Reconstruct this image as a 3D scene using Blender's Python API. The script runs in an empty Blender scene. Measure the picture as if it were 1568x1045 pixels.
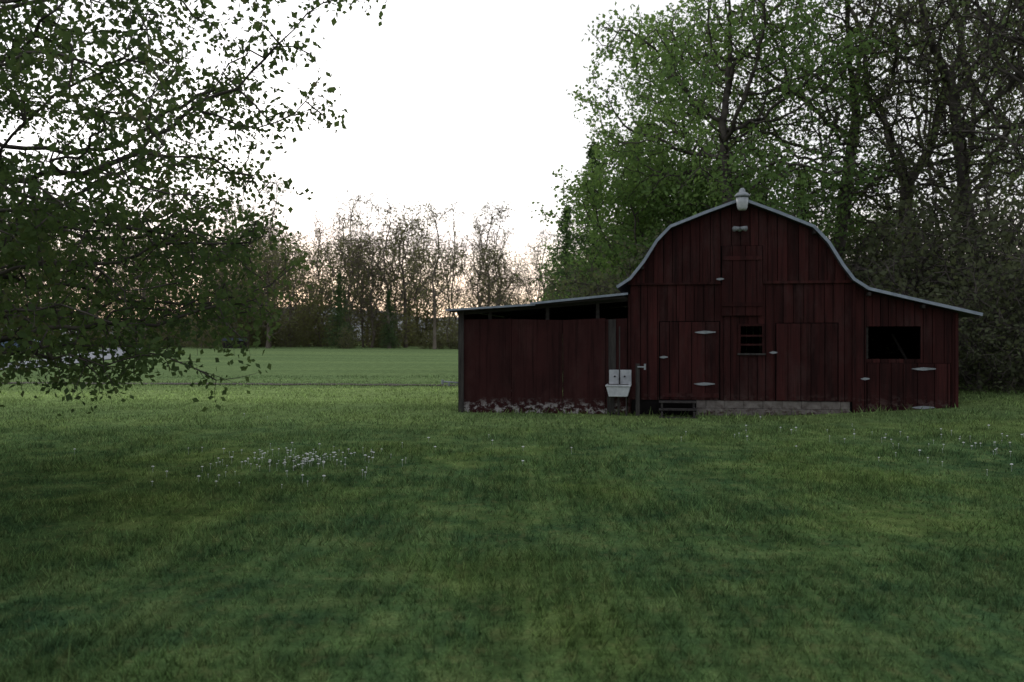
import bpy, math, random
import numpy as np
from mathutils import Vector, Matrix
R=math.radians
scene=bpy.context.scene
random.seed(5)
scene.view_settings.view_transform='Standard'
# ------------------------------------------------------------------ helpers
def nrm(v):
    return v/np.maximum(np.linalg.norm(v,axis=-1,keepdims=True),1e-9)
def sstep(a,b,x):
    t=np.clip((np.asarray(x,dtype=float)-a)/(b-a),0,1); return t*t*(3-2*t)
def gz(x,y):
    return (0.68*sstep(48,140,y)+0.12*sstep(36.3,40,y)+0.25*sstep(5,-35,x)*sstep(45,90,y)+0.40*sstep(5,12.5,x)*sstep(12,21,y))
def mesh_np(name,verts,faces,mat=None,smooth=False):
    me=bpy.data.meshes.new(name)
    verts=np.asarray(verts,dtype=np.float32); faces=np.asarray(faces,dtype=np.int32)
    n,k=faces.shape
    me.vertices.add(len(verts)); me.vertices.foreach_set('co',verts.ravel())
    me.loops.add(n*k); me.loops.foreach_set('vertex_index',faces.ravel())
    me.polygons.add(n); me.polygons.foreach_set('loop_start',np.arange(0,n*k,k,dtype=np.int32))
    me.update(calc_edges=True); me.validate()
    if smooth: me.polygons.foreach_set('use_smooth',np.ones(n,dtype=bool))
    if mat: me.materials.append(mat)
    return me
def obj(name,me,parent=None):
    o=bpy.data.objects.new(name,me); scene.collection.objects.link(o)
    if parent:
        o.parent=parent
        off=parent.get('off')
        o.matrix_parent_inverse=Matrix.Translation(-Vector(off if off is not None else parent.location))
    return o
def empty(name,loc=(0,0,0)):
    e=bpy.data.objects.new(name,None); e.location=loc; e.empty_display_size=.3
    scene.collection.objects.link(e); return e
class Geo:
    def __init__(s): s.v=[]; s.f=[]
    def prism(s,prof,y0,y1):
        b=len(s.v); n=len(prof)
        s.v+=[(x,y0,z) for x,z in prof]+[(x,y1,z) for x,z in prof]
        s.f.append(tuple(b+i for i in range(n))); s.f.append(tuple(b+n+i for i in reversed(range(n))))
        for i in range(n):
            j=(i+1)%n; s.f.append((b+i,b+n+i,b+n+j,b+j))
    def box(s,x0,x1,y0,y1,z0,z1): s.prism([(x0,z0),(x1,z0),(x1,z1),(x0,z1)],y0,y1)
    def tube(s,p0,p1,r0,r1=None,k=10,caps=True):
        r1=r0 if r1 is None else r1
        p0=Vector(p0);p1=Vector(p1);d=(p1-p0).normalized()
        a=d.cross(Vector((0,0,1)) if abs(d.z)<.9 else Vector((1,0,0))).normalized();c=d.cross(a)
        b=len(s.v)
        for p,r in ((p0,r0),(p1,r1)):
            for i in range(k):
                t=2*math.pi*i/k; s.v.append(tuple(p+(a*math.cos(t)+c*math.sin(t))*r))
        for i in range(k):
            j=(i+1)%k; s.f.append((b+i,b+j,b+k+j,b+k+i))
        if caps:
            s.f.append(tuple(b+i for i in reversed(range(k)))); s.f.append(tuple(b+k+i for i in range(k)))
    def lathe(s,c,prof,k=14):
        b=len(s.v)
        for r,z in prof:
            for i in range(k):
                t=2*math.pi*i/k; s.v.append((c[0]+r*math.cos(t),c[1]+r*math.sin(t),c[2]+z))
        for q in range(len(prof)-1):
            for i in range(k):
                j=(i+1)%k; s.f.append((b+q*k+i,b+q*k+j,b+(q+1)*k+j,b+(q+1)*k+i))
        s.f.append(tuple(b+i for i in reversed(range(k)))); m=b+(len(prof)-1)*k
        s.f.append(tuple(m+i for i in range(k)))
    def make(s,name,mat,parent=None,smooth=False,bevel=0):
        me=bpy.data.meshes.new(name); me.from_pydata(s.v,[],s.f); me.materials.append(mat); me.update()
        if smooth: me.polygons.foreach_set('use_smooth',[True]*len(me.polygons))
        o=obj(name,me,parent)
        if bevel:
            m=o.modifiers.new('b','BEVEL'); m.width=bevel; m.segments=2
        return o
# ------------------------------------------------------------------ materials
def newmat(name):
    m=bpy.data.materials.new(name); m.use_nodes=True; nt=m.node_tree
    for n in list(nt.nodes): nt.nodes.remove(n)
    out=nt.nodes.new('ShaderNodeOutputMaterial'); return m,nt,out
def N(nt,t,**kw):
    n=nt.nodes.new(t)
    for k,v in kw.items(): setattr(n,k,v)
    return n
def mixc(nt,fac,a,b,blend='MIX'):
    n=nt.nodes.new('ShaderNodeMix'); n.data_type='RGBA'; n.blend_type=blend
    for s,v in ((n.inputs[0],fac),(n.inputs[6],a),(n.inputs[7],b)):
        if isinstance(v,(int,float)): s.default_value=v
        elif isinstance(v,(tuple,list)): s.default_value=(*v,1) if len(v)==3 else v
        else: nt.links.new(v,s)
    return n.outputs[2]
def ramp(nt,src,pts):
    r=nt.nodes.new('ShaderNodeValToRGB'); els=r.color_ramp.elements
    while len(els)<len(pts): els.new(0.5)
    for e,(p,c) in zip(els,pts):
        e.position=p; e.color=(*c,1) if not isinstance(c,(int,float)) else (c,c,c,1)
    nt.links.new(src,r.inputs[0]); return r.outputs[0]
def noise(nt,vec,scale,detail=4,rough=.55):
    n=N(nt,'ShaderNodeTexNoise'); n.inputs['Scale'].default_value=scale
    n.inputs['Detail'].default_value=detail; n.inputs['Roughness'].default_value=rough
    nt.links.new(vec,n.inputs['Vector']); return n.outputs['Fac']
def mapping(nt,vec,scale,rot=(0,0,0)):
    m=N(nt,'ShaderNodeMapping'); m.inputs['Scale'].default_value=scale; m.inputs['Rotation'].default_value=rot; nt.links.new(vec,m.inputs['Vector']); return m.outputs[0]
def maprange(nt,src,a,b,c,d,smooth=True):
    m=N(nt,'ShaderNodeMapRange'); m.interpolation_type='SMOOTHSTEP' if smooth else 'LINEAR'
    for i,v in zip((1,2,3,4),(a,b,c,d)): m.inputs[i].default_value=v
    nt.links.new(src,m.inputs[0]); return m.outputs[0]

def grass_mat(name,blades):
    m,nt,out=newmat(name)
    g=N(nt,'ShaderNodeNewGeometry'); pos=g.outputs['Position']
    sep=N(nt,'ShaderNodeSeparateXYZ'); nt.links.new(pos,sep.inputs[0])
    flat=mapping(nt,pos,(1,.8,0))
    n1=noise(nt,flat,.35,2,.6); n2=noise(nt,flat,1.9,3,.7); n3=noise(nt,flat,7,2,.7)
    c=ramp(nt,n1,[(.36,(.050,.104,.044)),(.5,(.076,.136,.045)),(.64,(.128,.182,.042))])
    c2=ramp(nt,n2,[(.36,(.031,.064,.030)),(.5,(.078,.128,.046)),(.64,(.145,.195,.070))])
    c=mixc(nt,.6,c,c2)
    st=noise(nt,mapping(nt,pos,(1.0,.07,0),(0,0,.2)),1.3,1,.5)   # faint mowing passes
    c=mixc(nt,1.0,c,ramp(nt,st,[(.4,.92),(.6,1.09)]),'MULTIPLY')
    dry=ramp(nt,n3,[(.52,0.0),(.75,1.0)]); 
    dm=N(nt,'ShaderNodeMath',operation='MULTIPLY'); nt.links.new(dry,dm.inputs[0]); dm.inputs[1].default_value=.45
    c=mixc(nt,dm.outputs[0],c,(.175,.165,.07))
    fy=maprange(nt,sep.outputs[1],12,29,0,1)  # tree shade painted into the near lawn colour, open-sky light into the field's
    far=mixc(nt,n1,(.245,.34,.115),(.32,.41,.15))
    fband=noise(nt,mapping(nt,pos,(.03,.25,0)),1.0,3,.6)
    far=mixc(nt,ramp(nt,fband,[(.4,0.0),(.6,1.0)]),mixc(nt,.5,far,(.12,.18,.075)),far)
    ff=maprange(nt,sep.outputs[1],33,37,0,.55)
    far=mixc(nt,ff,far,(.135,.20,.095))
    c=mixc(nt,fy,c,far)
    if blades:
        r=ramp(nt,g.outputs['Random Per Island'],[(0,.55),(.55,1.1),(1,2.4)])
        c=mixc(nt,1.0,c,r,'MULTIPLY')
        d=N(nt,'ShaderNodeBsdfDiffuse'); t=N(nt,'ShaderNodeBsdfTranslucent'); mx=N(nt,'ShaderNodeMixShader')
        nt.links.new(c,d.inputs[0]); nt.links.new(c,t.inputs[0]); mx.inputs[0].default_value=.35
        nt.links.new(d.outputs[0],mx.inputs[1]); nt.links.new(t.outputs[0],mx.inputs[2])
        nt.links.new(mx.outputs[0],out.inputs[0])
    else:
        fine=noise(nt,pos,40,2,.8); c=mixc(nt,1.0,c,ramp(nt,fine,[(.3,.45),(.7,1.25)]),'MULTIPLY')
        tf=noise(nt,flat,2.2,6,.75); c=mixc(nt,1.0,c,ramp(nt,tf,[(.35,.70),(.65,1.25)]),'MULTIPLY')
        d=N(nt,'ShaderNodeBsdfDiffuse'); nt.links.new(c,d.inputs[0])
        nt.links.new(d.outputs[0],out.inputs[0])
    return m
def leaf_mat(name,cols,trans=.45,scale=.6):
    m,nt,out=newmat(name)
    g=N(nt,'ShaderNodeNewGeometry'); tc=N(nt,'ShaderNodeTexCoord')
    r=g.outputs['Random Per Island']; n=noise(nt,tc.outputs['Object'],scale,1)
    mx=N(nt,'ShaderNodeMath',operation='MULTIPLY_ADD'); nt.links.new(r,mx.inputs[0]); mx.inputs[1].default_value=.4
    sb=N(nt,'ShaderNodeMath',operation='MULTIPLY_ADD'); nt.links.new(n,sb.inputs[0]); sb.inputs[1].default_value=1.2; sb.inputs[2].default_value=-.3
    nt.links.new(sb.outputs[0],mx.inputs[2])
    k=len(cols); c=ramp(nt,mx.outputs[0],[(i/(k-1),cols[i]) for i in range(k)])
    d=N(nt,'ShaderNodeBsdfDiffuse'); t=N(nt,'ShaderNodeBsdfTranslucent'); s=N(nt,'ShaderNodeMixShader')
    nt.links.new(c,d.inputs[0]); nt.links.new(mixc(nt,1.0,c,(1.2,1.2,.85),'MULTIPLY'),t.inputs[0]); s.inputs[0].default_value=trans
    nt.links.new(d.outputs[0],s.inputs[1]); nt.links.new(t.outputs[0],s.inputs[2]); nt.links.new(s.outputs[0],out.inputs[0])
    return m
def rough_mat(name,c1,c2,scale=8,stretch=(1,1,1),rough=.85,bump=.3,metal=0,isl=0.0,spots=None,fade=None):
    m,nt,out=newmat(name)
    tc=N(nt,'ShaderNodeTexCoord'); v=mapping(nt,tc.outputs['Object'],stretch)
    n=noise(nt,v,scale,6,.65); c=ramp(nt,n,[(.32,c1),(.68,c2)])
    if isl:
        g=N(nt,'ShaderNodeNewGeometry'); c=mixc(nt,1.0,c,ramp(nt,g.outputs['Random Per Island'],[(0,1-isl),(1,1+isl)]),'MULTIPLY')
    if fade:   # faded / worn paint showing grey wood, plus dark runs
        fn=noise(nt,mapping(nt,tc.outputs['Object'],(1,1,.45)),1.4,6,.72)
        c=mixc(nt,ramp(nt,fn,[(.50,0.0),(.66,.6)]),c,fade)
        dn=noise(nt,mapping(nt,tc.outputs['Object'],(9,9,.35)),1.2,4,.7)
        c=mixc(nt,1.0,c,ramp(nt,dn,[(.34,.5),(.5,1.0)]),'MULTIPLY')
    if spots:
        col,z0,z1=spots
        sp=N(nt,'ShaderNodeSeparateXYZ'); nt.links.new(tc.outputs['Object'],sp.inputs[0])
        f=maprange(nt,sp.outputs[2],z0,z1,1,0); nn=noise(nt,mapping(nt,tc.outputs['Object'],(1,1,1.6)),5,6,.75)
        th=ramp(nt,nn,[(.50,0.0),(.58,1.0)])
        mu=N(nt,'ShaderNodeMath',operation='MULTIPLY'); nt.links.new(f,mu.inputs[0]); nt.links.new(th,mu.inputs[1])
        c=mixc(nt,mu.outputs[0],c,col)
    p=N(nt,'ShaderNodeBsdfPrincipled'); nt.links.new(c,p.inputs['Base Color'])
    p.inputs['Roughness'].default_value=rough; p.inputs['Metallic'].default_value=metal
    p.inputs['Specular IOR Level'].default_value=.15
    if bump:
        b=N(nt,'ShaderNodeBump'); b.inputs['Strength'].default_value=bump; b.inputs['Distance'].default_value=.02
        nt.links.new(n,b.inputs['Height']); nt.links.new(b.outputs[0],p.inputs['Normal'])
    nt.links.new(p.outputs[0],out.inputs[0]); return m
def diffuse_mat(name,c1,c2,scale=4):
    m,nt,out=newmat(name); tc=N(nt,'ShaderNodeTexCoord'); d=N(nt,'ShaderNodeBsdfDiffuse')
    nt.links.new(ramp(nt,noise(nt,tc.outputs['Object'],scale,1),[(.35,c1),(.65,c2)]),d.inputs[0]); nt.links.new(d.outputs[0],out.inputs[0]); return m

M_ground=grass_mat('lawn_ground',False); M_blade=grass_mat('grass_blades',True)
M_bark=diffuse_mat('bark',(.06,.052,.047),(.14,.12,.105),3)
M_barkfar=diffuse_mat('bark_far',(.13,.105,.085),(.21,.175,.145),1)  # paler than near bark: distance haze put into the colour
M_red=rough_mat('red_boards',(.024,.0080,.0076),(.054,.0138,.0126),2.2,(3,3,.35),isl=.36,spots=((.08,.05,.045),.2,.6),fade=(.060,.030,.028))
M_redply=rough_mat('red_plywood',(.028,.0092,.0088),(.048,.0142,.0136),1.5,(1,1,.6),isl=.14,spots=((.40,.37,.36),.06,.40),fade=(.060,.026,.024))
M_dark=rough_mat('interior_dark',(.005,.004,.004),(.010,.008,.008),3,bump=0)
M_wood=rough_mat('weathered_wood',(.030,.026,.025),(.070,.063,.058),5,(3,3,.4),isl=.2)
M_step=rough_mat('old_step_wood',(.018,.015,.014),(.045,.038,.034),5,(.4,3,3),isl=.2)
M_trim=rough_mat('pale_metal_trim',(.22,.25,.30),(.38,.42,.48),4,rough=.5,bump=.1)
M_roof=rough_mat('metal_roof',(.06,.06,.065),(.12,.12,.13),3,(4,.3,1),rough=.6,metal=.2)
M_white=rough_mat('white_enamel',(.40,.41,.43),(.64,.65,.66),6,rough=.3,bump=.05)
M_hinge=rough_mat('galvanised',(.20,.21,.22),(.38,.40,.42),9,rough=.6,bump=.1)
M_block=rough_mat('foundation_block',(.12,.10,.09),(.25,.22,.20),5,bump=.5,spots=((.06,.035,.03),.0,.4))
M_dirt=rough_mat('dirt',(.045,.038,.028),(.08,.068,.05),1.2)
M_asph=rough_mat('gravel_drive',(.24,.25,.27),(.34,.35,.37),2.0)
M_flower=rough_mat('white_petals',(.55,.55,.53),(.75,.75,.73),5,bump=0)
M_hill=diffuse_mat('far_hills',(.27,.28,.28),(.34,.34,.33),.02)  # distance haze over the hills painted in as pale grey
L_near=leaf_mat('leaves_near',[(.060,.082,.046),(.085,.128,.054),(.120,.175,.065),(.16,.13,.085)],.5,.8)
L_green=leaf_mat('leaves_spring',[(.110,.180,.075),(.180,.280,.100),(.245,.355,.13)],.5,.45)  # greens raised to carry haze and lens flare in the colour
L_mid=leaf_mat('leaves_mid',[(.105,.14,.072),(.16,.21,.10),(.21,.26,.13)],.45,.4)
L_dull=leaf_mat('leaves_dull',[(.085,.095,.060),(.125,.142,.080),(.165,.18,.105)],.45,.4)
L_con=leaf_mat('needles',[(.060,.095,.050),(.105,.162,.070),(.15,.215,.09)],.3,.6)
L_far=leaf_mat('leaves_far',[(.14,.145,.080),(.19,.195,.10),(.25,.25,.125)],.5,.3)  # leaf colours lightened to include the distance haze

# ------------------------------------------------------------------ tree generator
def tubes(P0,P1,r0,r1,k):
    d=nrm(P1-P0); ref=np.where(np.abs(d[:,2:3])<.9,np.array([[0,0,1.]]),np.array([[1.,0,0]]))
    a=nrm(np.cross(d,ref)); b=np.cross(d,a); n=len(P0)
    t=np.arange(k)*2*np.pi/k
    ring=a[:,None,:]*np.cos(t)[None,:,None]+b[:,None,:]*np.sin(t)[None,:,None]
    V=np.concatenate([P0[:,None]+ring*r0[:,None,None],P1[:,None]+ring*r1[:,None,None]],1)
    i=np.arange(k); j=(i+1)%k; F=np.stack([i,j,k+j,k+i],1)
    F=(F[None]+(np.arange(n)*2*k)[:,None,None]).reshape(-1,4)
    return V.reshape(-1,3),F
def join(parts):
    vs=[];fs=[];b=0
    for v,f in parts:
        if len(v)==0: continue
        vs.append(v); fs.append(f+b); b+=len(v)
    return np.concatenate(vs),np.concatenate(fs)
def leaves_geo(rng,C,L,W,droop=.3):
    n=len(C); u=nrm(rng.normal(size=(n,3))+np.array([0,0,-droop])); w=nrm(np.cross(u,rng.normal(size=(n,3))))
    l=L*rng.uniform(.6,1.25,(n,1)); wd=W*l/L
    nn=np.cross(u,w)
    V=np.stack([C,C+u*l*.45+w*wd*.5+nn*l*.08,C+u*l,C+u*l*.45-w*wd*.5+nn*l*.08],1).reshape(-1,3)
    return V,np.arange(4*n).reshape(n,4)
def colonize(rng,trunk,attr,step,di,dk,iters,trop=(0,0,.08),jit=.18):
    P=np.array(trunk,float); par=list(range(-1,len(trunk)-1))
    D=np.linalg.norm(attr[:,None]-P[None],axis=2); near=D.argmin(1); nd=D.min(1); trop=np.array(trop)
    for _ in range(iters):
        act=nd<di
        if not act.any(): break
        idx=near[act]; v=nrm(attr[act]-P[idx]); acc=np.zeros((len(P),3)); np.add.at(acc,idx,v)
        u=np.unique(idx); d=nrm(nrm(acc[u])+trop+rng.normal(size=(len(u),3))*jit)
        newp=P[u]+d*step; base=len(P); P=np.concatenate([P,newp]); par+=list(u)
        D=np.linalg.norm(attr[:,None]-newp[None],axis=2); m=D.min(1); a=D.argmin(1); up=m<nd
        near[up]=base+a[up]; nd[up]=m[up]
        k=nd>dk; attr=attr[k]; near=near[k]; nd=nd[k]
        if len(attr)==0: break
    return P,np.array(par)
def tree_meshes(name,seed,trunk,attr,step=.35,di=4,dk=.5,iters=120,r0=.012,e=2.3,twigs=2,twl=.5,leaves=6,L=.1,W=.06,
                bark=None,leaf=None,spread=.12,droop=.3,rmin=.004,trop=(0,0,.08),leafprob=1.0):
    rng=np.random.default_rng(seed)
    P,par=colonize(rng,trunk,attr,step,di,dk,iters,trop)
    n=len(P); s=np.zeros(n); ch=np.zeros(n,int)
    for i in range(n-1,0,-1):
        if ch[i]==0: s[i]=r0**e
        s[par[i]]+=s[i]; ch[par[i]]+=1
    r=np.maximum(s,r0**e)**(1/e)
    r[0]*=1.35
    i=np.arange(1,n); p=par[1:]
    rb=np.minimum(r[p],r[i]*1.35)
    rb[:len(trunk)-1]=r[p][:len(trunk)-1]
    big=r[i]>r0*4
    parts=[tubes(P[p][big],P[i][big],rb[big],r[i][big],8),tubes(P[p][~big],P[i][~big],rb[~big],r[i][~big],4)]
    tip=np.where((r<r0*2.2)&(np.arange(n)>=len(trunk)))[0]
    T0=np.repeat(P[tip],twigs,0); dr=nrm(np.repeat(P[tip]-P[par[tip]],twigs,0))
    d=nrm(dr*.7+rng.normal(size=T0.shape)*.7+np.array([0,0,-droop*.5])); ln=twl*rng.uniform(.4,1.2,(len(T0),1))
    mid=T0+d*ln*.5; d2=nrm(d+rng.normal(size=d.shape)*.35+np.array([0,0,-droop*.4])); T1=mid+d2*ln*.5
    o=np.ones(len(T0)); parts+=[tubes(T0,mid,o*rmin*1.6,o*rmin*1.2,3),tubes(mid,T1,o*rmin*1.2,o*rmin*.6,3)]
    V,F=join(parts); mb=mesh_np(name+'_wood',V,F,bark,True); ml=None
    if leaves>0:
        keep=rng.random(len(T0))<leafprob; A=np.repeat(T0[keep],leaves,0);B=np.repeat(T1[keep],leaves,0); t=rng.uniform(.15,1.1,(len(A),1))
        C=A+(B-A)*t+rng.normal(size=A.shape)*spread
        V,F=leaves_geo(rng,C,L,W,droop); ml=mesh_np(name+'_leaves',V,F,leaf)
    print(name,'nodes',n,'leaves',0 if ml is None else len(ml.polygons),'trunk r',round(float(r[0]),3))
    return mb,ml
def crown(rng,n,prof,clumps=60,sigma=.6,cx=0,cy=0,outer=.6):
    z=np.array([a for a,b in prof]);rr=np.array([b for a,b in prof])
    zz=np.linspace(z[0],z[-1],200); w=np.interp(zz,z,rr)**1.6; w/=w.sum()
    cz=rng.choice(zz,clumps,p=w); cr=np.interp(cz,z,rr)*rng.random(clumps)**(outer); a=rng.uniform(0,2*np.pi,clumps)
    C=np.stack([cx+cr*np.cos(a),cy+cr*np.sin(a),cz],1)
    k=rng.integers(0,clumps,n); return C[k]+rng.normal(size=(n,3))*sigma*np.array([1,1,.7])
def place(name,ms,loc,rot=0,sc=1,sz=None):
    e=empty(name,loc)
    for part,me in zip(('trunk_and_branches','foliage'),ms):
        if me is None: continue
        o=bpy.data.objects.new(part,me); scene.collection.objects.link(o)
        o.parent=e; o.rotation_euler=(0,0,rot); o.scale=(sc,sc,sz or sc)
    return e
_cache={}
def geo_of(me):
    if me.name not in _cache:
        v=np.empty(len(me.vertices)*3,np.float32); me.vertices.foreach_get('co',v)
        f=np.empty(len(me.loops),np.int32); me.loops.foreach_get('vertex_index',f); _cache[me.name]=(v.reshape(-1,3),f.reshape(-1,4))
    return _cache[me.name]
def mass(name,items):
    """many plants -> ONE object mass (wood + foliage)"""
    e=empty(name)
    for k,part in enumerate(('trunks_and_branches','foliage')):
        P=[]
        for ms,loc,rot,sc,sz in items:
            v,f=geo_of(ms[k]); c,s=math.cos(rot),math.sin(rot)
            w=np.stack([(v[:,0]*c-v[:,1]*s)*sc+loc[0],(v[:,0]*s+v[:,1]*c)*sc+loc[1],v[:,2]*(sz or sc)+loc[2]],1); P.append((w,f))
        V,F=join(P); o=obj(part,mesh_np(name+'_'+part,V,F,items[0][0][k].materials[0]),e); print(name,part,len(F))
def trunkpts(pts,step=.5):
    out=[]
    for a,b in zip(pts[:-1],pts[1:]):
        a=np.array(a,float);b=np.array(b,float); k=max(1,int(np.linalg.norm(b-a)/step))
        for i in range(k): out.append(a+(b-a)*i/k)
    out.append(np.array(pts[-1],float)); return out

# --- foreground tree at the left (trunk out of frame)
rng=np.random.default_rng(11)
prof=[(1.5,2.3),(1.9,2.9),(2.6,3.45),(3.3,3.7),(4.2,3.9),(4.8,3.7),(5.4,3.5),(7,3.0),(9,1.4)]
at=crown(rng,2900,prof,clumps=125,sigma=.40,outer=.5)
at2=crown(rng,1600,[(1.7,2.8),(2.5,3.6),(3.6,3.7)],clumps=75,sigma=.33,outer=.4)
at=np.concatenate([at,at2]); at=at[at[:,2]>1.25]
at=np.concatenate([at,np.array([4.35,-.9,5.15])+rng.normal(size=(40,3))*[.35,.3,.12],np.array([3.6,-.3,4.4])+rng.normal(size=(70,3))*[.45,.3,.3],
                   np.array([2.3,-.5,1.45])+rng.normal(size=(60,3))*[.4,.3,.1],np.array([3.5,.2,2.3])+rng.normal(size=(70,3))*[.25,.4,.35]])
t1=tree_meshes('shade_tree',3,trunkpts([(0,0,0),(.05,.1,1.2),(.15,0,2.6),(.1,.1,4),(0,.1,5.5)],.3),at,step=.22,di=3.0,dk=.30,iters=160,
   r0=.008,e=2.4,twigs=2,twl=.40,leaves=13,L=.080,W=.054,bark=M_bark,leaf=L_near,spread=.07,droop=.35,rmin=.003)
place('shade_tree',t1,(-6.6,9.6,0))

# --- big trees behind the barn
def bigtree(nm,seed,H,prof,trunk,n=2200,clumps=70,sigma=.75,**kw):
    rng=np.random.default_rng(seed)
    at=crown(rng,n,prof,clumps=clumps,sigma=sigma)
    return tree_meshes(nm,seed,trunkpts(trunk,.5),at,**kw)
A=bigtree('maple',21,18,[(4.5,3.0),(7,4.8),(10,5.0),(14,4.4),(18,2.2)],[(0,0,0),(.1,0,3),(-.3,.1,6),(-.6,0,9)],n=2500,clumps=66,sigma=.70,
   step=.38,di=5,dk=.55,r0=.016,twigs=2,twl=.6,leaves=8,L=.18,W=.12,bark=M_bark,leaf=L_green,spread=.15,rmin=.006)
B=bigtree('oak',22,19,[(6,2.6),(9,4.4),(13,5.0),(17,4),(20,1.8)],[(0,0,0),(.1,0,3.5),(.5,.1,7),(.9,0,10)],n=1700,clumps=44,sigma=.8,
   step=.42,di=5,dk=.6,r0=.020,twigs=2,twl=.8,leaves=3,L=.17,W=.115,bark=M_bark,leaf=L_dull,spread=.18,rmin=.007,trop=(0,0,.15))
C=bigtree('hickory',23,19,[(5,2.2),(8,4),(12,4.6),(16,4),(19,1.6)],[(0,0,0),(0,0,2.5),(-.3,.1,5),(-.5,0,7)],n=1700,clumps=46,sigma=.8,
   step=.42,di=5.5,dk=.6,r0=.021,twigs=2,twl=.85,leaves=3,L=.15,W=.105,bark=M_bark,leaf=L_mid,spread=.2,rmin=.007,trop=(0,0,.2))
Dm=bigtree('round',24,11,[(1.5,2.4),(3.5,3.6),(6,3.8),(8.5,2.8),(10.5,1.2)],[(0,0,0),(.1,0,1.5),(0,.1,3)],n=2200,clumps=80,sigma=.6,
   step=.32,di=4,dk=.45,r0=.012,twigs=2,twl=.5,leaves=8,L=.18,W=.13,bark=M_bark,leaf=L_green,spread=.14,rmin=.006)
S=bigtree('shrub',25,4,[(.2,1.6),(1.2,2.2),(2.4,2.0),(3.8,.9)],[(0,0,0),(.05,0,.4)],n=900,clumps=45,sigma=.45,
   step=.25,di=3,dk=.38,r0=.010,twigs=2,twl=.6,leaves=4,L=.14,W=.095,bark=M_bark,leaf=L_dull,spread=.15,rmin=.006)
def conifer(nm,seed,H=12,Rb=3.0):
    rng=np.random.default_rng(seed); P0=[];P1=[];r0=[];r1=[];LC=[]
    for z in np.arange(.6,H-.2,.30):
        f=1-z/H; Lr=Rb*f**.75
        for q in range(6):
            a=rng.uniform(0,2*np.pi); l=Lr*rng.uniform(.6,1.15); el=.25-.45*f
            p=np.array([0,0,z+rng.uniform(-.15,.15)]); seg=5
            for s_ in range(seg):
                e2=el-.12*s_+(.25 if s_>3 else 0)
                d=np.array([math.cos(a)*math.cos(e2),math.sin(a)*math.cos(e2),math.sin(e2)])
                p2=p+d*l/seg; P0.append(p);P1.append(p2); r0.append(.03*f*(1-s_/seg)+.008); r1.append(.03*f*(1-(s_+1)/seg)+.006)
                k=max(4,int(22*l/seg)); t=rng.random((k,1)); sp=.10+.20*(1-abs(s_/seg-.5))*min(1,l/2)
                LC.append(p+(p2-p)*t+rng.normal(size=(k,3))*[sp,sp,.07]); p=p2
    P0.append(np.zeros(3));P1.append(np.array([0,0,H]));r0.append(.2);r1.append(.02)
    V,F=tubes(np.array(P0),np.array(P1),np.array(r0),np.array(r1),4); mb=mesh_np(nm+'_wood',V,F,M_bark,True)
    LC=np.concatenate(LC); V,F=leaves_geo(rng,LC,.28,.10,.5); ml=mesh_np(nm+'_needles',V,F,L_con)
    return mb,ml
K=conifer('pine',5)

def X(px,y): return (px-784)/1358*y
def put(name,ms,px,y,rot=0,sc=1,sz=None):
    x=X(px,y); place(name,ms,(x,y,float(gz(x,y))-.05),rot,sc,sz=sz)
put('maple_tree',A,1130,33,0.3,1.0)
put('maple_tree',A,1060,42,2.3,.92)
put('oak_tree',B,1275,35,0,1.0)
put('oak_tree',B,1500,31,2.2,.95)
put('hickory_tree',C,1390,37,1.0,1.02)
put('hickory_tree',C,1640,27,3.0,.95)
put('oak_tree',B,1640,40,.9,1.1)
put('hickory_tree',C,1480,50,5.6,1.15)
put('round_tree',Dm,985,38,0,1.0)
put('round_tree',Dm,1085,37,1.9,.95)
put('round_tree',Dm,1340,41,3.9,.8)
put('round_tree',Dm,915,54,2.5,.85)
put('pine_tree',K,910,46,0,1.0)
put('pine_tree',K,868,50,2,.78)
put('pine_tree',K,970,47,4,1.02)
put('pine_tree',K,1230,42,1,.8)
put('pine_tree',K,520,109,1,.78)
put('pine_tree',K,596,112,3,.62)
rr=random.Random(8); items=[]
for i in range(27):
    y=rr.uniform(31,46); px=880+ (i+rr.random())*32; x=X(px,y)
    items.append((S,(x,y,float(gz(x,y))-.1),rr.uniform(0,6.3),rr.uniform(.9,1.4),None))
for (x,y,s) in [(12.2,23.2,.75),(13.6,22.9,1.0),(15.4,22.6,1.15),(17.4,23.5,1.2),(14.4,26.5,1.5),(11.9,27.0,1.2),(17.5,27.5,1.6),(13.2,30,1.6),(16,31,1.7)]:
    items.append((S,(x,y,float(gz(x,y))-.1),rr.uniform(0,6.3),s,None))
mass('woodland_undergrowth',items)

# --- distant treeline
def fartree(nm,seed,H,sp,lv,cl=34):
    rng=np.random.default_rng(seed); b=H*rng.uniform(.16,.34)
    prof=[(b,sp*.5),(H*.5,sp),(H*.75,sp*.85),(H,sp*.3)]
    at=crown(rng,700,prof,clumps=cl,sigma=.75)
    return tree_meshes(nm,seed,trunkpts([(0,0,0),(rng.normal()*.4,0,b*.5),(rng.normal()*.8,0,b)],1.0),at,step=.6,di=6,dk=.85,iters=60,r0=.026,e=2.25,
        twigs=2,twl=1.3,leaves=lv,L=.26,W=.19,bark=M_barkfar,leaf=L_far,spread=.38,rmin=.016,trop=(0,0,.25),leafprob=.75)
FT=[fartree('far_a',31,18,3.8,3),fartree('far_b',32,19,3.0,2,24),fartree('far_c',33,17,4.6,5),fartree('far_d',34,15,2.8,3,20),fartree('far_e',35,18,4.2,2),fartree('far_f',36,14,4.0,7)]
items=[]
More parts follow.
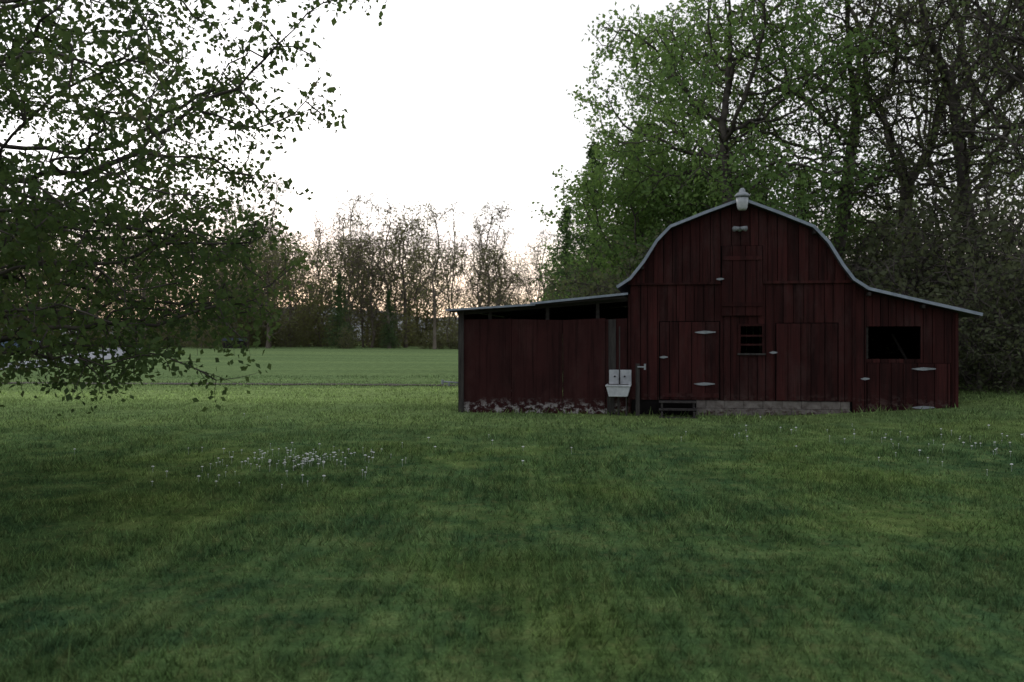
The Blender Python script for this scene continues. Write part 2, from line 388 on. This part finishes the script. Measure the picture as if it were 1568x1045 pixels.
for row,(yy,step,n) in enumerate([(112,4.4,36),(121,4.6,36),(132,5.0,36),(145,5.2,38)]):
    for i in range(n):
        x=-102+i*step+rr.uniform(-3,3); y=yy+rr.uniform(-6,6)
        px=784+x/y*1358
        k=np.interp(px,[-200,330,380,450,500,560,620,680,760,840,1000],[.98,1.0,1.10,1.03,.98,1.0,1.07,.96,.89,.74,.62])
        h=rr.choice([.55,.80,.90,.97,1.02,1.1])*k*(1+(y-112)/160)
        if px>960 or px<-150: continue
        items.append((rr.choice(FT),(x,y,float(gz(x,y))-.1),rr.uniform(0,6.3),rr.uniform(.75,1.2)*k,h))
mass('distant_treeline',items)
rng=np.random.default_rng(40)
at=crown(rng,450,[(.2,1.8),(1.5,2.5),(3.2,2.0),(5,.8)],clumps=26,sigma=.6)
FS=tree_meshes('far_shrub',41,trunkpts([(0,0,0),(0,0,.6)],.4),at,step=.45,di=4,dk=.6,r0=.018,twigs=2,twl=.8,leaves=4,L=.30,W=.22,bark=M_barkfar,leaf=L_far,spread=.25,rmin=.014)
items=[]
for i in range(135):
    x=-105+i*.95+rr.uniform(-1.8,1.8); y=rr.uniform(108,150) if rr.random()<.8 else rr.uniform(104,112)
    s=rr.uniform(.4,1.4)*(.6 if y<112 else 1)
    items.append((FS,(x,y,float(gz(x,y))-.2),rr.uniform(0,6.3),s,s*rr.uniform(.7,1.2)))
mass('distant_brush',items)

# ------------------------------------------------------------------ ground, hills, drive
n=240; u=np.linspace(-1,1,n); xs=1800*np.sign(u)*np.abs(u)**3; v=np.linspace(-.45,1,n); ys=15+3000*np.sign(v)*np.abs(v)**3
GX,GY=np.meshgrid(xs,ys); Z=gz(GX,GY); V=np.stack([GX,GY,Z],-1).reshape(-1,3)
I=np.arange(n*n).reshape(n,n); F=np.stack([I[:-1,:-1],I[:-1,1:],I[1:,1:],I[1:,:-1]],-1).reshape(-1,4)
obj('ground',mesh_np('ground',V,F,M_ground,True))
hx=np.linspace(-900,900,160); hy=np.linspace(0,1,12); V=[]
for b in hy:
    for x in hx:
        h=24+9*math.sin(x*.008+3.0)+4*math.sin(x*.023)+1.2*math.sin(x*.09)
        V.append((x,650+b*300,h*math.sin(min(1,b*1.3)*math.pi/2)-1))
I=np.arange(12*160).reshape(12,160); F=np.stack([I[:-1,:-1],I[:-1,1:],I[1:,1:],I[1:,:-1]],-1).reshape(-1,4)
obj('distant_hills',mesh_np('hills',V,F,M_hill,True))
def strip(name,pts,w,mat,off=.006,rough=0):
    V=[];rg=np.random.default_rng(3); P=[]
    for a,b in zip(pts[:-1],pts[1:]):
        k=max(2,int(math.dist(a,b)/.6))
        for i in range(k): P.append((a[0]+(b[0]-a[0])*i/k,a[1]+(b[1]-a[1])*i/k))
    P.append(pts[-1]); P=np.array(P); T=nrm(np.gradient(P,axis=0)); Nn=np.stack([-T[:,1],T[:,0]],1)
    for s in (-1,1):
        q=P+Nn*(s*w/2+rg.uniform(-rough,rough,(len(P),1))); V.append(np.stack([q[:,0],q[:,1],gz(q[:,0],q[:,1])+off+.02],1))
    m=len(P); V=np.concatenate(V); i=np.arange(m-1); F=np.stack([i,i+1,m+i+1,m+i],1)
    return obj(name,mesh_np(name,V,F,mat))
strip('dirt_track',[(-45,36.5),(-20,35.5),(-8,34.6),(0,33.5),(2.0,32.8)],1.2,M_dirt,rough=.3)
strip('gravel_driveway',[(-30,5),(-30,30),(-29.5,50),(-33,70),(-46,108)],4.6,M_asph,off=.05)

# ------------------------------------------------------------------ barn frame of reference
TH=R(9.5); P0=np.array([4.126,20.3]); tv=np.array([math.cos(TH),-math.sin(TH)]); nv_=np.array([math.sin(TH),math.cos(TH)])
def to_local(x,y): return (x-P0[0])*tv[0]+(y-P0[1])*tv[1],(x-P0[0])*nv_[0]+(y-P0[1])*nv_[1]
def ray(p):
    a=(p-784)/1358; s=(P0@nv_)/(a*nv_[0]+nv_[1]); q=np.array([a*s,s]); return float((q-P0)@tv),s
s_=20.3/1358
def bx(p): return ray(p)[0]
def bz(p,px=None): return 1.7-(p-522.5)*(s_ if px is None else ray(px)[1]/1358)
YF=0.0; YB=8.2
def local_empty(name,u,d=0):
    w=P0+tv*u+nv_*d; e=empty(name,(w[0],w[1],0)); e.rotation_euler=(0,0,-TH); e['off']=(u,d,0.0); return e

# ------------------------------------------------------------------ grass blades
def blades(seed,y0,y1,dens,h,w,margin=2.0):
    rng=np.random.default_rng(seed); xm=.60*y1+margin; cnt=int(dens*(y1-y0)*2*xm)
    x=rng.uniform(-xm,xm,cnt); y=rng.uniform(y0,y1,cnt)
    k=np.abs(x)<.60*y+margin; x=x[k];y=y[k]
    tx=np.round(x/.16)*.16+.05*np.sin(y*37); ty=np.round(y/.16)*.16+.05*np.sin(x*41); pl=rng.uniform(0,.55,len(x)); x=x+(tx-x)*pl; y=y+(ty-y)*pl
    f=.5+.25*np.sin(x*1.7+np.sin(y*1.3)*1.5)+.25*np.sin(y*2.1+np.sin(x*.9)*2)
    f2=.5+.5*np.sin(x*4.3+2*np.sin(y*3.1))*np.sin(y*3.7+2*np.sin(x*2.3))
    k=rng.random(len(x))<.40+.35*f+.25*f2
    lu,ld=to_local(x,y)
    k&=~((lu>bx(705)-.02)&(lu<bx(1467))&(ld>-.03))
    x=x[k];y=y[k];f=f[k];f2=f2[k];lu=lu[k];ld=ld[k]; n=len(x)
    hh=h*(.45+.6*f+.45*f2**2)*rng.uniform(.5,1.45,n)
    tall=rng.random(n)<.012; hh[tall]*=1.9
    near=((lu>bx(700))&(lu<bx(1480))&(ld>-.25)); hh[near]*=rng.uniform(1.0,2.6,near.sum())
    a=rng.uniform(0,2*np.pi,n); z=gz(x,y)-.006
    bx_=np.cos(a)*w*.5; by_=np.sin(a)*w*.5; la=rng.uniform(0,2*np.pi,n); ll=hh*rng.uniform(.15,1.1,n)
    V=np.stack([np.stack([x-bx_,y-by_,z],1),np.stack([x+bx_,y+by_,z],1),
       np.stack([x+np.cos(la)*ll,y+np.sin(la)*ll,z+hh],1)],1).reshape(-1,3)
    return V,np.arange(3*n).reshape(n,3)
V,F=join([blades(1,3.2,7,2300,.058,.009),blades(2,7,11,1100,.060,.012),blades(3,11,17,480,.062,.016),blades(4,17,26,210,.065,.025),blades(5,26,40,60,.07,.04,3)])
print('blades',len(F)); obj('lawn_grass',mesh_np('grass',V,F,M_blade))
def flowers(name,spots,seed):
    g=Geo(); rf=random.Random(seed)
    for cx,cy,sx,sy,k in spots:
        for i in range(k):
            x=rf.gauss(cx,sx); y=rf.gauss(cy,sy); lu,ld=to_local(x,y)
            if ld>-.2 and lu>-6: continue
            z=float(gz(x,y)); h=rf.uniform(.05,.10); r=rf.uniform(.009,.024)
            g.tube((x,y,z),(x,y,z+h),.002,k=3,caps=False)
            g.lathe((x,y,z+h),[(r*.5,-r*.3),(r,0),(r*.6,r*.4)],6)
    g.make(name,M_flower)
flowers('white_clover',[(-3.5,12.4,.6,.9,66),(-2.85,12.4,.2,.35,46),(-2.2,12.6,.5,.8,30),(-3.2,11,.6,.6,10),(7.4,14.3,1.3,1.3,60),(5,16,1,1,14),(7.5,10.5,1.2,1.2,6),(0,14,4,3,14)],3)

# ------------------------------------------------------------------ barn
barn=local_empty('red_barn',0)
prof=[(bx(a),bz(b,a)) for a,b in [(944,440),(964,427),(984,402),(1004,370),(1025,348),(1080,326),(1135,306),(1190,326),(1245,348),(1268,372),(1290,407),(1306,428),(1328,442),(1410,461),(1499,481)]]
px_=[p[0] for p in prof]; pz_=[p[1] for p in prof]
def top(x): return float(np.interp(x,px_,pz_))-.07
rp=random.Random(2)
def planks(G,x0,x1,zb,topf,opens,y,w=.2,t=.022,jit=.007,knees=()):
    x=x0
    while x<x1-.01:
        xe=min(x+w*rp.uniform(.8,1.2),x1)
        if x1-xe<.05: xe=x1
        yy=y+rp.uniform(-jit,jit); a=x+.007; b=xe-.007
        cuts=sorted(set([a,b]+[c for c in [v for o in opens for v in o[:2]]+list(knees) if a<c<b]))
        for l,r in zip(cuts[:-1],cuts[1:]):
            m=(l+r)/2; op=[o for o in opens if o[0]<=m<=o[1]]
            segs=[]; z=zb
            for o in sorted(op,key=lambda q:q[2]):
                if o[2]>z: segs.append((z,o[2],o[2])); 
                z=o[3]
            segs.append((z,topf(l),topf(r)))
            for z0,za,zc in segs:
                if min(za,zc)>z0+.01:
                    G.prism([(l,z0),(r,z0),(r,zc),(l,za)],yy,yy+t)
        x=xe
gr=Geo()
win=(bx(1134),bx(1167),bz(541),bz(500)); wop=(bx(1326),bx(1410),bz(550,1370),bz(500,1370))
seam=bz(434)
XL=bx(965); XM=bx(1306); XR=bx(1467)
fz=bz(613)
dL=(bx(1009),bx(1103),bz(613),bz(492)); dR=(bx(1187),bx(1284),bz(613),bz(495))
dW=(bx(1327),bx(1456),.06,bz(556,1370))
planks(gr,XL,XM,fz,lambda x:seam,[win,dL,dR],YF)
hay=(bx(1104),bx(1168),bz(484),bz(378))
gr2=Geo()
planks(gr2,bx(948),XM,seam-.03,top,[(hay[0],hay[1],seam-.5,hay[3])],YF-.035,knees=px_)
planks(gr,XM+.05,XR,.06,top,[wop,dW],YF,knees=px_)
gr.make('lower_boards',M_red,barn); gr2.make('gable_boards',M_red,barn)
g=Geo()
for d,y in ((dL,-.012),(dR,-.02)):
    planks(g,d[0]+.018,d[1]-.018,d[2]+.012,lambda x,d=d:d[3]-.018,[],YF+y,w=.26,jit=.003,t=.03)
planks(g,hay[0]+.01,hay[1]-.01,hay[2],lambda x:hay[3]-.01,[],YF-.07,w=.24,jit=.003,t=.03)
planks(g,dW[0]+.01,dW[1]-.01,.09,lambda x:dW[3]-.01,[],YF-.015,w=.3,jit=.003,t=.03)
g.make('doors',M_red,barn)
g=Geo()
g.box(XM-.01,XM+.05,YF-.045,YF+.02,.02,top(XM)-.02)
g.box(XL-.05,XL,YF-.03,YF+.03,.02,bz(450))
g.box(XR-.06,XR,YF-.03,YF-.012,.06,top(XR)-.02)
g.box(hay[0]+.02,hay[1]-.02,YF-.092,YF-.072,bz(400),bz(394)); g.box(hay[0]+.02,hay[1]-.02,YF-.092,YF-.072,bz(470),bz(464))
g.box(dL[0]+.03,dL[1]-.03,YF-.03,YF-.014,fz+.06,fz+.16)
g.box(bx(1168)+.01,XM-.02,YF-.05,YF-.037,seam-.03,seam+.03)
g.box(XL,hay[0]-.01,YF-.05,YF-.037,seam-.03,seam+.015)
g.box(bx(1130),bx(1134),YF-.028,YF-.01,win[2],win[3]+.05);g.box(bx(1167),bx(1171),YF-.028,YF-.01,win[2],win[3]+.05)
g.box(bx(1134),bx(1167),YF-.028,YF-.01,win[3],win[3]+.05)
g.make('trim_boards',M_red,barn)
g=Geo(); g.box(bx(1129),bx(1172),YF-.06,YF-.01,win[2]-.04,win[2]); 
g.make('window_sill',M_wood,barn)
g=Geo()
for q in (.33,.66):
    z=win[2]+(win[3]-win[2])*q; g.box(win[0],win[1],YF+.0,YF+.02,z-.03,z+.012)
g.make('window_bars',M_red,barn)
g=Geo()
g.box(XL+.0,XL+.04,YF+.03,YB,0,bz(440)); g.box(XR-.04,XR,YF+.03,YB,0,top(XR)-.06)
planks(g,XL+.04,XR-.04,.0,top,[],YB-.05,knees=px_)
g.make('side_and_back_walls',M_red,barn)
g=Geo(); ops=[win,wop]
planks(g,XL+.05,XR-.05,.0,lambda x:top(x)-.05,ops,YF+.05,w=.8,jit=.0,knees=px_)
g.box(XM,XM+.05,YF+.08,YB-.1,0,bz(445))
g.make('dark_backing',M_dark,barn)  # near-black sheet behind the boards, interior shade put into its colour
g=Geo(); g.tube((bx(1382),YF+.9,bz(512)),(bx(1404),YF+.8,bz(552)),.03)
g.box(bx(1326),bx(1330),YF+.03,YF+.12,bz(550),bz(500))
g.make('stored_timber',M_step,barn)
def roofslab(G,p,y0,y1,t):
    P=np.array(p); d=nrm(np.diff(P,axis=0)); nn=np.stack([-d[:,1],d[:,0]],1)
    nv=np.concatenate([nn[:1],nrm(nn[:-1]+nn[1:]),nn[-1:]])
    nv*=np.where(nv[:,1:]<0,-1,1)
    Q=P-nv*t; G.prism([tuple(a) for a in P]+[tuple(a) for a in Q[::-1]],y0,y1)
g=Geo(); roofslab(g,prof,YF-.24,YB+.25,.05); g.make('metal_roof',M_roof,barn)
g=Geo(); roofslab(g,[(x,z+.012) for x,z in prof],YF-.262,YF-.243,.065); g.make('roof_edge_trim',M_trim,barn)
g=Geo()
for x,z in [prof[2],prof[8],prof[6],prof[12],prof[13]]: g.box(x-.03,x+.03,YF-.235,YF-.04,z-.17,z-.09)
g.make('lookouts',M_step,barn)
g=Geo()
for row in range(2):
    x=bx(1066)-(.2 if row else 0)
    while x<bx(1302):
        xe=min(x+.42,bx(1302)); g.box(max(x,bx(1066))+.003,xe-.003,YF+.012+.006*rp.random(),YF+.2,-.02+row*.19,.165+row*.19-(.0 if row==0 else .012)); x=xe
g.make('block_foundation',M_block,barn,bevel=.006)
g=Geo(); g.box(XL,bx(1066),YF+.03,YF+.1,-.05,fz); g.box(XM+.05,XR,YF+.02,YF+.1,-.05,.3); g.make('foundation_sill',M_dark,barn)
x0=bx(705); x1=XL-.05
g=Geo(); ztop=bz(488)
xx=x0+.02
for w in (1.22,1.22,1.0,.7):
    xe=min(xx+w,x1-.01); 
    if xe-xx>.05: g.prism([(xx,.0),(xe-.010,.0),(xe-.010,ztop+rp.uniform(-.03,.03)),(xx,ztop+rp.uniform(-.03,.03))],YF-.008*rp.random(),YF+.02)
    xx=xe
g.make('lean_to_panels',M_redply,barn)
def zl(p_u): return float(np.interp(p_u,[bx(688),bx(962)],[bz(474,688),bz(451,962)]))
g=Geo(); g.box(x0,x0+.03,YF+.03,YF+6,0,zl(x0)-.06); 
planks(g,x0,x1,0,lambda x:zl(x)-.03,[],YF+6.0)
g.make('lean_to_back',M_redply,barn)
g=Geo()
g.box(x0-.04,x0+.09,YF-.06,YF-.012,.0,zl(x0)-.04)
g.box(bx(932),bx(943),YF-.05,YF-.022,bz(570),bz(489)); g.box(bx(930),bx(941),YF-.05,YF-.022,.0,bz(608))
g.make('weathered_posts',M_wood,barn)
g=Geo()
for p in (750,838,915): g.box(bx(p)-.04,bx(p)+.04,YF+.03,YF+.1,.1,zl(bx(p))-.06)
g.prism([(bx(700),zl(bx(700))-.16),(x1,zl(x1)-.16),(x1,zl(x1)-.05),(bx(700),zl(bx(700))-.05)],YF-.0,YF+.028)
g.make('lean_to_frame',M_step,barn)
g=Geo(); g.prism([(x0+.05,ztop-.3),(x1-.05,ztop-.3),(x1-.05,zl(x1)-.07),(x0+.05,zl(x0)-.07)],YF+5.9,YF+5.96); g.make('lean_to_dark_back',M_dark,barn)  # dark sheet added to paint the shade seen through the gap under the roof
g=Geo()
lp=[(bx(686),bz(475,686)),(bx(822),bz(466.5,822))]; lp2=[(bx(815),bz(465,815)),(bx(962),bz(450,962))]
roofslab(g,lp,YF-.28,YF+6.3,.03); roofslab(g,lp2,YF-.30,YF+6.3,.03)
g.make('lean_to_roof',M_roof,barn)
g=Geo(); roofslab(g,[(a,b+.01) for a,b in lp],YF-.30,YF-.283,.045); roofslab(g,[(a,b+.01) for a,b in lp2],YF-.32,YF-.303,.05)
g.make('lean_to_roof_edge',M_trim,barn)
g=Geo(); g.prism([(bx(692),zl(bx(692))-.09),(bx(958),zl(bx(958))-.10),(bx(958),zl(bx(958))-.05),(bx(692),zl(bx(692))-.045)],YF-.26,YF-.22); g.make('lean_to_fascia',M_step,barn)
g=Geo()
for z,yo in [(bz(641)+.08,.70),(bz(628)+.06,.46),(bz(617)+.05,.22)]:
    g.box(bx(1009),bx(1066),YF-yo-.14,YF-yo+.14,z-.035,z)
for p in (1012,1060):
    g.prism([(bx(p),0),(bx(p)+.045,0),(bx(p)+.045,.12),(bx(p),.12)],YF-.8,YF-.03)
    g.box(bx(p),bx(p)+.045,YF-.56,YF-.03,.122,.21); g.box(bx(p),bx(p)+.045,YF-.32,YF-.03,.212,.33)
g.make('wooden_steps',M_wood,barn)
g=Geo()
def strap(px,py,l,w=.045,y=YF-.06):
    cx,cz=bx(px),bz(py,px); L=l*s_/2
    g.prism([(cx-L,cz),(cx-L*.55,cz-w*.8),(cx,cz-w*1.1),(cx+L*.5,cz-w*.7),(cx+L,cz-.01),(cx+L,cz+.012),(cx+L*.4,cz+w*.8),(cx,cz+w),(cx-L*.5,cz+w*.6)],y,y+.008)
for a in [(1079,509,32),(1078,588,32),(1413,565,34),(1412,624,32)]: strap(*a,w=.034)
for a in [(1102,428,12),(1016,547,13),(1183,540,12),(1323,580,13)]: strap(*a,w=.028,y=YF-.11)
g.make('hinges_and_latches',M_hinge,barn)
cx=bx(1134); yl=YF-.42; g=Geo()
g.lathe((cx,yl,bz(306)),[(.17,-.03),(.165,.0),(.12,.05),(.07,.075),(.06,.13),(.03,.16)],18); g.tube((cx,YF-.05,bz(312)),(cx,yl,bz(306)),.025)
g.make('barn_lamp_hood',M_hinge,barn,True)
g=Geo(); g.lathe((cx,yl,bz(328)),[(.08,0),(.11,.05),(.125,.16),(.135,.27)],18); g.make('barn_lamp_lens',M_white,barn,True)
g=Geo(); g.lathe((bx(1132),YF-.10,bz(357)),[(.03,0),(.06,.03),(.06,.07),(.03,.09)],12)
for sgn in (-1,1): g.tube((bx(1132),YF-.12,bz(352)),(bx(1132)+sgn*.13,YF-.24,bz(354)),.03,.06,12)
g.make('flood_lamps',M_hinge,barn,True)
sink=local_empty('utility_sink',bx(948),-.3); g=Geo()
g.box(bx(933),bx(967),YF-.10,YF-.06,bz(590),bz(567))
g.prism([(bx(930),bz(592)),(bx(934),bz(607)),(bx(962),bz(607)),(bx(966),bz(592))],YF-.50,YF-.06)
g.box(bx(929),bx(967),YF-.52,YF-.06,bz(592)+.002,bz(589))
g.make('basin_and_backsplash',M_white,sink,bevel=.012)
g=Geo(); g.box(bx(933),bx(963),YF-.48,YF-.12,bz(589)+.001,bz(589)+.004); g.make('basin_inside',M_wood,sink)
g=Geo()
for p in (936,960): g.tube((bx(p),YF-.42,0),(bx(p),YF-.42,bz(607)),.014)
g.tube((bx(948),YF-.3,0),(bx(948),YF-.3,bz(607)),.028)
g.tube((bx(949),YF-.12,bz(590)),(bx(949),YF-.12,bz(500)),.014)
g.make('legs_and_pipe',M_wood,sink)
g=Geo()
for p in (942,957): g.tube((bx(p),YF-.1,bz(577)),(bx(p),YF-.2,bz(577)),.018,.02); 
g.tube((bx(949),YF-.1,bz(579)),(bx(949),YF-.26,bz(582)),.015)
g.make('taps',M_dark,sink)
g=Geo(); g.box(bx(974),bx(980),YF-.36,YF-.28,0,bz(557))
hp=local_empty('hydrant_post',bx(977),-.3); g.make('post',M_wood,hp)
g=Geo(); g.tube((bx(977),YF-.37,bz(562)),(bx(988),YF-.42,bz(562)),.02); g.tube((bx(988),YF-.42,bz(566)),(bx(988),YF-.42,bz(557)),.024); g.make('spigot',M_hinge,hp)
e=local_empty('water_spout',bx(690)); g=Geo(); g.tube((bx(705),YF+.1,bz(590)),(bx(676),YF+.1,bz(588)),.022); g.tube((bx(676),YF+.1,bz(592)),(bx(676),YF+.1,bz(585)),.03); g.tube((bx(686),YF+.1,bz(595)),(bx(686),YF+.1,bz(588)),.025); g.make('pipe',M_hinge,e)

# ------------------------------------------------------------------ distant shed, car
x=X(356,106); z=float(gz(x,106)); sh=empty('garden_shed',(x,106,z)); g=Geo()
g.box(x-1.1,x+1.1,106,108,z,z+.9); g.make('walls',M_step,sh)
g=Geo(); g.prism([(x-1.25,z+.9),(x+1.25,z+.9),(x+1.0,z+1.2),(x-1.0,z+1.2)],105.8,108.2); g.make('roof',rough_mat('blue_roof',(.08,.09,.12),(.11,.12,.15),3),sh)
def car(px,y,mat,flip=1):
    x=X(px,y); z=float(gz(x,y)); e=empty('parked_car',(x,y,z)); g=Geo()
    P=[(-2.2,.35),(2.2,.35),(2.25,.7),(2.1,.9),(1.1,.98),(-1.9,1.0),(-2.2,.85)]
    g.prism([(x+a*flip,z+b) for a,b in (P if flip>0 else P[::-1])],y-.88,y+.88); C=[(1.15,.98),(.45,1.45),(-1.2,1.47),(-1.95,1.0)]
    g.prism([(x+a*flip,z+b) for a,b in C],y-.74,y+.74); g.make('body',mat,e,bevel=.05)
    g=Geo(); Wn=[(.95,1.02),(.4,1.38),(-1.15,1.40),(-1.7,1.04)]
    g.prism([(x+a*flip,z+b) for a,b in Wn],y-.755,y+.755); g.make('windows',M_dark,e)
    g=Geo()
    for a in (-1.35,1.4):
        for b in (-.9,.7): g.tube((x+a*flip,y+b,z+.33),(x+a*flip,y+b+.2,z+.33),.33,k=16)
    g.make('wheels',M_dark,e)
car(28,92,rough_mat('blue_paint',(.10,.14,.22),(.13,.17,.26),2,rough=.4,bump=0),-1)

# ------------------------------------------------------------------ light
az=R(-15.8); el=R(5.0)
sd=Vector((math.sin(az)*math.cos(el),math.cos(az)*math.cos(el),math.sin(el)))
sun=bpy.data.lights.new('sun','SUN'); sun.energy=.6; sun.angle=R(3); sun.color=(1,.88,.74)
so=bpy.data.objects.new('sun',sun); so.rotation_euler=sd.to_track_quat('Z','Y').to_euler(); so.location=(-20,60,12); scene.collection.objects.link(so)
w=bpy.data.worlds.new('World'); scene.world=w; w.use_nodes=True; nt=w.node_tree
for q in list(nt.nodes): nt.nodes.remove(q)
out=N(nt,'ShaderNodeOutputWorld'); sky=N(nt,'ShaderNodeTexSky'); sky.sky_type='NISHITA'; sky.sun_disc=False; sky.sun_elevation=el; sky.sun_rotation=az%(2*math.pi)
b1=N(nt,'ShaderNodeBackground'); b1.inputs[1].default_value=.016; nt.links.new(sky.outputs[0],b1.inputs[0])
tc=N(nt,'ShaderNodeTexCoord'); dirv=tc.outputs['Generated']
dot=N(nt,'ShaderNodeVectorMath',operation='DOT_PRODUCT'); nt.links.new(dirv,dot.inputs[0]); dot.inputs[1].default_value=tuple(sd)
f=maprange(nt,dot.outputs['Value'],-.3,.72,.60,1.08)
f2=maprange(nt,dot.outputs['Value'],.90,1.0,0,1.1)
fa=N(nt,'ShaderNodeMath',operation='ADD'); nt.links.new(f,fa.inputs[0]); nt.links.new(f2,fa.inputs[1]); f=fa.outputs[0]
sp=N(nt,'ShaderNodeSeparateXYZ'); nt.links.new(dirv,sp.inputs[0])
ez=maprange(nt,sp.outputs[2],.02,.17,0,1)
warm=mixc(nt,ez,(1.02,.82,.66),(.95,.95,.98))
cl=noise(nt,mapping(nt,dirv,(3,3,14)),1.6,4,.6)
cm=ramp(nt,cl,[(.44,(.66,.68,.76)),(.58,(1,1,1))])
cf=maprange(nt,sp.outputs[2],.10,.19,.8,0)
warm=mixc(nt,cf,warm,mixc(nt,1.0,warm,cm,'MULTIPLY'))
blue=mixc(nt,maprange(nt,dot.outputs['Value'],.1,.75,0,1),(.90,.95,1.06),warm)
b2=N(nt,'ShaderNodeBackground'); nt.links.new(blue,b2.inputs[0]); nt.links.new(f,b2.inputs[1])
ad=N(nt,'ShaderNodeAddShader'); nt.links.new(b1.outputs[0],ad.inputs[0]); nt.links.new(b2.outputs[0],ad.inputs[1]); nt.links.new(ad.outputs[0],out.inputs[0])
# ------------------------------------------------------------------ camera
c=bpy.data.cameras.new('camera'); c.sensor_width=36; c.lens=1358/1568*36; c.clip_end=6000; c.clip_start=.05
c.dof.use_dof=True; c.dof.focus_distance=13; c.dof.aperture_fstop=2.0
co=bpy.data.objects.new('camera',c); co.location=(0,0,1.7); co.rotation_euler=(R(90),0,0); scene.collection.objects.link(co); scene.camera=co
